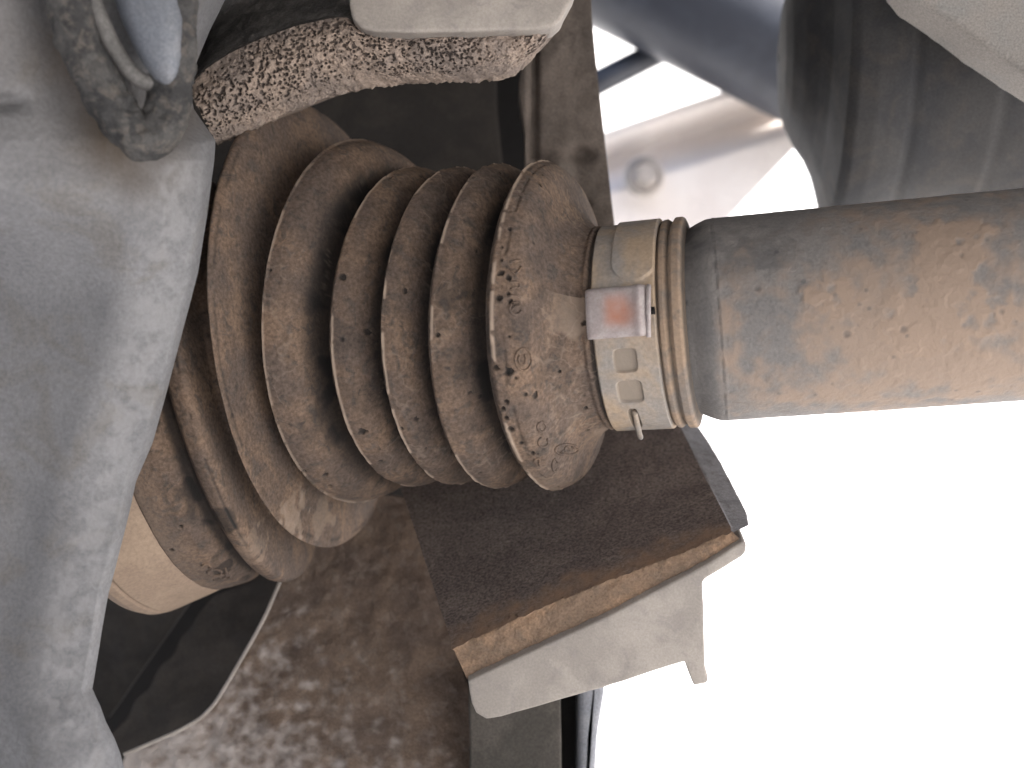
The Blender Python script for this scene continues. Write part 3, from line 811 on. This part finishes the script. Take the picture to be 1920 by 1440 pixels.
# chamfered right flank of the slab
V3 = []
flr = resample([(1374, 998), (1266, 780)], 80)
out = resample([(1404, 985), (1400, 962), (1384, 930), (1352, 868), (1326, 824), (1294, 780)], 80, 4)
for i in range(80):
    t = i / 79
    d0 = 0.006 + 0.085 * t
    row = []
    for u in np.linspace(0, 1, 16):
        q = flr[i] * (1 - u) + out[i] * u
        if u == 0:
            f_ = t * 89; i0 = min(88, int(f_)); row.append(Vector(V[-1, i0] * (1 - f_ + i0) + V[-1, i0 + 1] * (f_ - i0)))
        else: row.append(P(q[0], q[1], d0 + 0.006 * u))
    row.append(P(out[i][0], out[i][1], d0 + 0.02))
    V3.append(row)
V3 = np.array(V3); V3[:, 1:] += (0.00012 * fbm(V3[:, 1:], 300, 2))[..., None]
link('flank', grid_mesh(V3, flip=True), M['flank'], pad2)
o = prism([P(x, y, 0.004) for x, y in [(877, 1277), (884, 1320), (893, 1338), (912, 1349), (940, 1345), (1130, 1290), (1240, 1254), (1284, 1241), (1291, 1262), (1301, 1286), (1326, 1281), (1328, 1272), (1322, 1255),
          (1320, 1170), (1318, 1092), (1324, 1084), (1392, 1044), (1398, 1036), (1400, 1022), (1394, 1014), (1330, 1056), (1250, 1098), (1140, 1156), (1000, 1220)]], 0.010,
          'backing_plate', M['plate'], pad2, bevel=0.0007, seg=3, cuts=3, rough=0.00015, rf=160, back_shift=(0, 0, 0.004))

# ---------------------------------------------------------------- bracket plate behind the boot
def sheet(name, left, right, n, m, dfun, mats, amp=0.0, af=40, parent=None, thick=0.004, post=None, origin=None, attr=None):
    """a plate spanned between two px polylines, with relief, given a back"""
    L = resample(left, n, 30); Rr = resample(right, n, 30)
    V = np.zeros((n, m, 3))
    for i in range(n):
        for j in range(m):
            t = j / (m - 1)
            x, y = L[i] * (1 - t) + Rr[i] * t
            V[i, j] = P(x, y, dfun(x, y))
    if amp: V[..., 1] -= amp * fbm(V, af, 4, 3.3)
    if post is not None: V = post(V)
    B = V[:, ::-1].copy(); B[..., 1] += thick
    V = np.concatenate([V, B], 1)
    me = grid_mesh(V, closed_v=True, attr=attr(V) if attr else None, aname='pale')
    return link(name, me, mats, parent, origin)
def brd(x, y):
    d = 0.085 + 0.004 * math.exp(-((x - 1002) / 7) ** 2) * (y < 300)
    d -= 0.003 * math.exp(-((x - 985) / 12) ** 2)
    d -= 0.004 * math.exp(-((x - 1045) / 22) ** 2 - ((y - 315) / 26) ** 2)
    d += 0.005 * math.exp(-((x - 1090) / 22) ** 2 - ((y - 290) / 14) ** 2) + 0.005 * math.exp(-((x - 1080) / 26) ** 2 - ((y - 385) / 12) ** 2)
    return d
br = sheet('bracket_plate', [(985, -60), (985, 100), (972, 160), (984, 250), (985, 330), (985, 520)], [(1106, -60), (1110, 40), (1130, 230), (1152, 420), (1156, 520)], 150, 60, brd, M['bracket'], 0.0012, 60, None, 0.02, origin=P(1060, 520, 0.09))
tag(br, 'upright brown crumpled plate behind the boot, left of the bright gap', 'bracket')

# dark shield behind, and an added black sheet that darkens its gap
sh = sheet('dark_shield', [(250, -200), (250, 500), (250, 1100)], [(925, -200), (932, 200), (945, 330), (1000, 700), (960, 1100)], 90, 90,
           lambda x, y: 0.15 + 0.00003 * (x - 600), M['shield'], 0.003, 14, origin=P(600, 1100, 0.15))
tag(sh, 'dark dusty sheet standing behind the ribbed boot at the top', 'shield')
bk = sheet('gap_backdrop', [(-200, -300), (-200, 1600)], [(1045, -300), (1045, 1600)], 30, 30, lambda x, y: 0.24, M['black'], 0.002, 14, origin=P(500, 1500, 0.24))
tag(bk, 'black sheet added behind for the dark of the narrow gap beside the brown bracket', 'backdrop')
# lower left recess
rc = sheet('recess_panel', [(150, 1060), (195, 1340), (215, 1430), (225, 1500)], [(560, 1060), (545, 1120), (500, 1320), (480, 1500)], 60, 60, lambda x, y: 0.135, M['shield'], 0.002, 40, origin=P(300, 1500, 0.13),
           post=None)
bpy.data.objects.remove(rc)
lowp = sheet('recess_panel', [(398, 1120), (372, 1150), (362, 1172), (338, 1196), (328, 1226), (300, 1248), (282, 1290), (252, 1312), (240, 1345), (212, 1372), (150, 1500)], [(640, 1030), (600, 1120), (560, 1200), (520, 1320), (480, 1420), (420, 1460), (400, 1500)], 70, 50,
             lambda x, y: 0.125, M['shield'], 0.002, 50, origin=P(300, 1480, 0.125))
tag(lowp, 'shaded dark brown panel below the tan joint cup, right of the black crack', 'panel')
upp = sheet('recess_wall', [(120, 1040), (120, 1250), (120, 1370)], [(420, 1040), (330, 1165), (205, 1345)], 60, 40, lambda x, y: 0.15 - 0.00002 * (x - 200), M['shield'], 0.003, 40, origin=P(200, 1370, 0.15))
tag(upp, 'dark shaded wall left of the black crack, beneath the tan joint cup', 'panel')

# dirty splash panel at bottom left
pl = [(533, 1072), (500, 1150), (478, 1192), (430, 1275), (404, 1318), (378, 1346), (340, 1368), (300, 1386), (232, 1415), (228, 1470), (225, 1540)]
prr = [(700, 925), (766, 934), (785, 985), (802, 1045), (835, 1160), (870, 1262), (898, 1350), (890, 1440), (885, 1540)]
dp = sheet('dirty_panel', pl, prr, 170, 130, lambda x, y: 0.085 - 0.00006 * (y - 1100), M['dirty'], 0.0016, 90, None, 0.003, origin=P(600, 1500, 0.08), attr=lambda V: np.clip(sstep(0.0, 1.0, (820 - project(V)[0] - (1440 - project(V)[1]) * 1.1) / 620 + 0.55 * fbm(V, 200, 4, 9)), 0, 1) * 0.85)
tag(dp, 'mottled muddy brown panel with a pale edge at the bottom left', 'panel')
# pale worn edge along it
edg = resample(pl[:9], 90, 30)
ed = tube_mesh([P(x, y, 0.0835 - 0.00006 * (y - 1100)) for x, y in edg], 0.0007, 8)
link('edge_bead', ed, M['plate'], dp)
dp.children[0].location = (0, 0, 0)

# strut under the lower pad
st = thing('strut', 'dark upright strut with a black groove and blue-grey side at the bottom centre', 'strut', P(1010, 1500, 0.06))
prism([P(x, y, 0.055) for x, y in [(880, 1250), (1052, 1250), (1052, 1540), (880, 1540)]], 0.03, 'web', M['strut'], st, bevel=0.001, cuts=2, rough=0.0003)
prism([P(x, y, 0.072) for x, y in [(1052, 1240), (1088, 1240), (1086, 1540), (1048, 1540)]], 0.01, 'groove', M['black'], st, bevel=0.0005)
prism([P(x, y, 0.058) for x, y in [(1086, 1230), (1137, 1230), (1134, 1300), (1121, 1380), (1117, 1450), (1120, 1540), (1082, 1540)]], 0.03, 'side_flange', M['strutside'], st, bevel=0.004, seg=4)

# ---------------------------------------------------------------- things behind the shaft, upper right
gb = thing('gear_housing', 'big dark rounded metal housing behind the shaft at upper right', 'housing', P(1700, 380, 0.12))
hp = [(1466, 10), (1468, 60), (1472, 105), (1482, 140), (1500, 178), (1520, 210), (1536, 245), (1548, 290), (1556, 322), (1570, 334), (1600, 336), (1630, 330), (1652, 323), (1660, 318), (1675, 320), (1790, 315), (1803, 311), (1820, 312), (2300, 306)]
hp = densify(hp, 5)
A0 = P(1460, 110, 0.14); ax = (P(1960, 95, 0.125) - A0).normalized()
n0 = Vector((0, -1, 0)); n0 = (n0 - ax * n0.dot(ax)).normalized(); w0 = ax.cross(n0)
V = []
kx = S * (D + 0.14) / D
for x, r in hp:
    c = A0 + ax * ((x - 1466) * kx)
    V.append([c + (n0 * math.cos(t) + w0 * math.sin(t)) * r * kx * 0.93 for t in np.linspace(0, 2 * math.pi, 121)[:-1]])
V = np.array(V); V += (0.0005 * fbm(V, 30, 3))[..., None]
link('casing', grid_mesh(V, closed_v=True, flip=True), M['gear'], gb)

tb = link('cross_tube', tube_mesh([P(960, -190, 0.42), P(1100, -110, 0.42), P(1300, -10, 0.42), P(1500, 90, 0.42), P(1800, 240, 0.42)], 0.047, 64), M['tube'], origin=P(1250, 0, 0.42))
tag(tb, 'thick dark blue-black tube slanting across the top behind the bracket', 'tube')
tb2 = link('reflection_rod', tube_mesh([P(1040, 196, 0.44), P(1150, 140, 0.44), P(1320, 54, 0.44)], 0.0085, 24), M['tube'], origin=P(1150, 130, 0.44))  # added rod standing in for bright reflections in the gap
tag(tb2, 'thin dark rod added in the bright gap as a stand-in for reflections below the slanting tube', 'rod')

pn_ = thing('beige_panel', 'out-of-focus pale beige panel with a bolt in the bright gap right of the bracket', 'panel', P(1250, 420, 0.47))
lft = [(1090, 262), (1090, 300), (1090, 352), (1090, 480)]
rgt = [(1500, 122), (1540, 190), (1500, 268), (1300, 480)]
def bd(x, y):
    f = (y - 262) + (x - 1090) * 0.33
    return 0.47 + (0.03 * sstep(10, 60, f) - 0.034 * sstep(60, 120, f))
bp_ = sheet('sheet', lft, rgt, 60, 60, bd, M['beige'], 0.0006, 20, pn_, 0.004)
def hexbolt(px, py, d, r, h, parent):
    bm = bmesh.new()
    c = P(px, py, d)
    bmesh.ops.create_cone(bm, cap_ends=True, segments=6, radius1=r, radius2=r * 0.9, depth=h)
    bmesh.ops.bevel(bm, geom=list(bm.edges), offset=r * 0.08, segments=2, affect='EDGES')
    bmesh.ops.rotate(bm, verts=bm.verts, cent=(0, 0, 0), matrix=__import__('mathutils').Matrix.Rotation(R(90), 3, 'X'))
    bmesh.ops.translate(bm, verts=bm.verts, vec=c + Vector((0, -h / 2, 0)))
    me = bpy.data.meshes.new('bolt'); bm.to_mesh(me); bm.free()
    b = link('bolt', me, M['bolt'], parent, smooth=False)
    ring = [c + Vector((math.cos(a) * r * 1.35, -0.001, math.sin(a) * r * 1.35)) for a in np.linspace(0, 2 * math.pi, 33)[:-1]]
    link('washer', tube_mesh(ring, r * 0.32, 10, True), M['bolt'], b)
hexbolt(1208, 332, 0.455, 0.0085, 0.012, pn_)

cp = prism([P(x, y, 0.03) for x, y in [(1690, -40), (1722, -4), (1790, 42), (1850, 88), (1925, 138), (1990, 180), (2050, -60)]], 0.02, 'corner_plate', M['corner'], bevel=0.003, seg=4, cuts=1, origin=P(1900, 140, 0.03))
tag(cp, 'pale grey-beige plate cutting diagonally across the top right corner', 'plate')
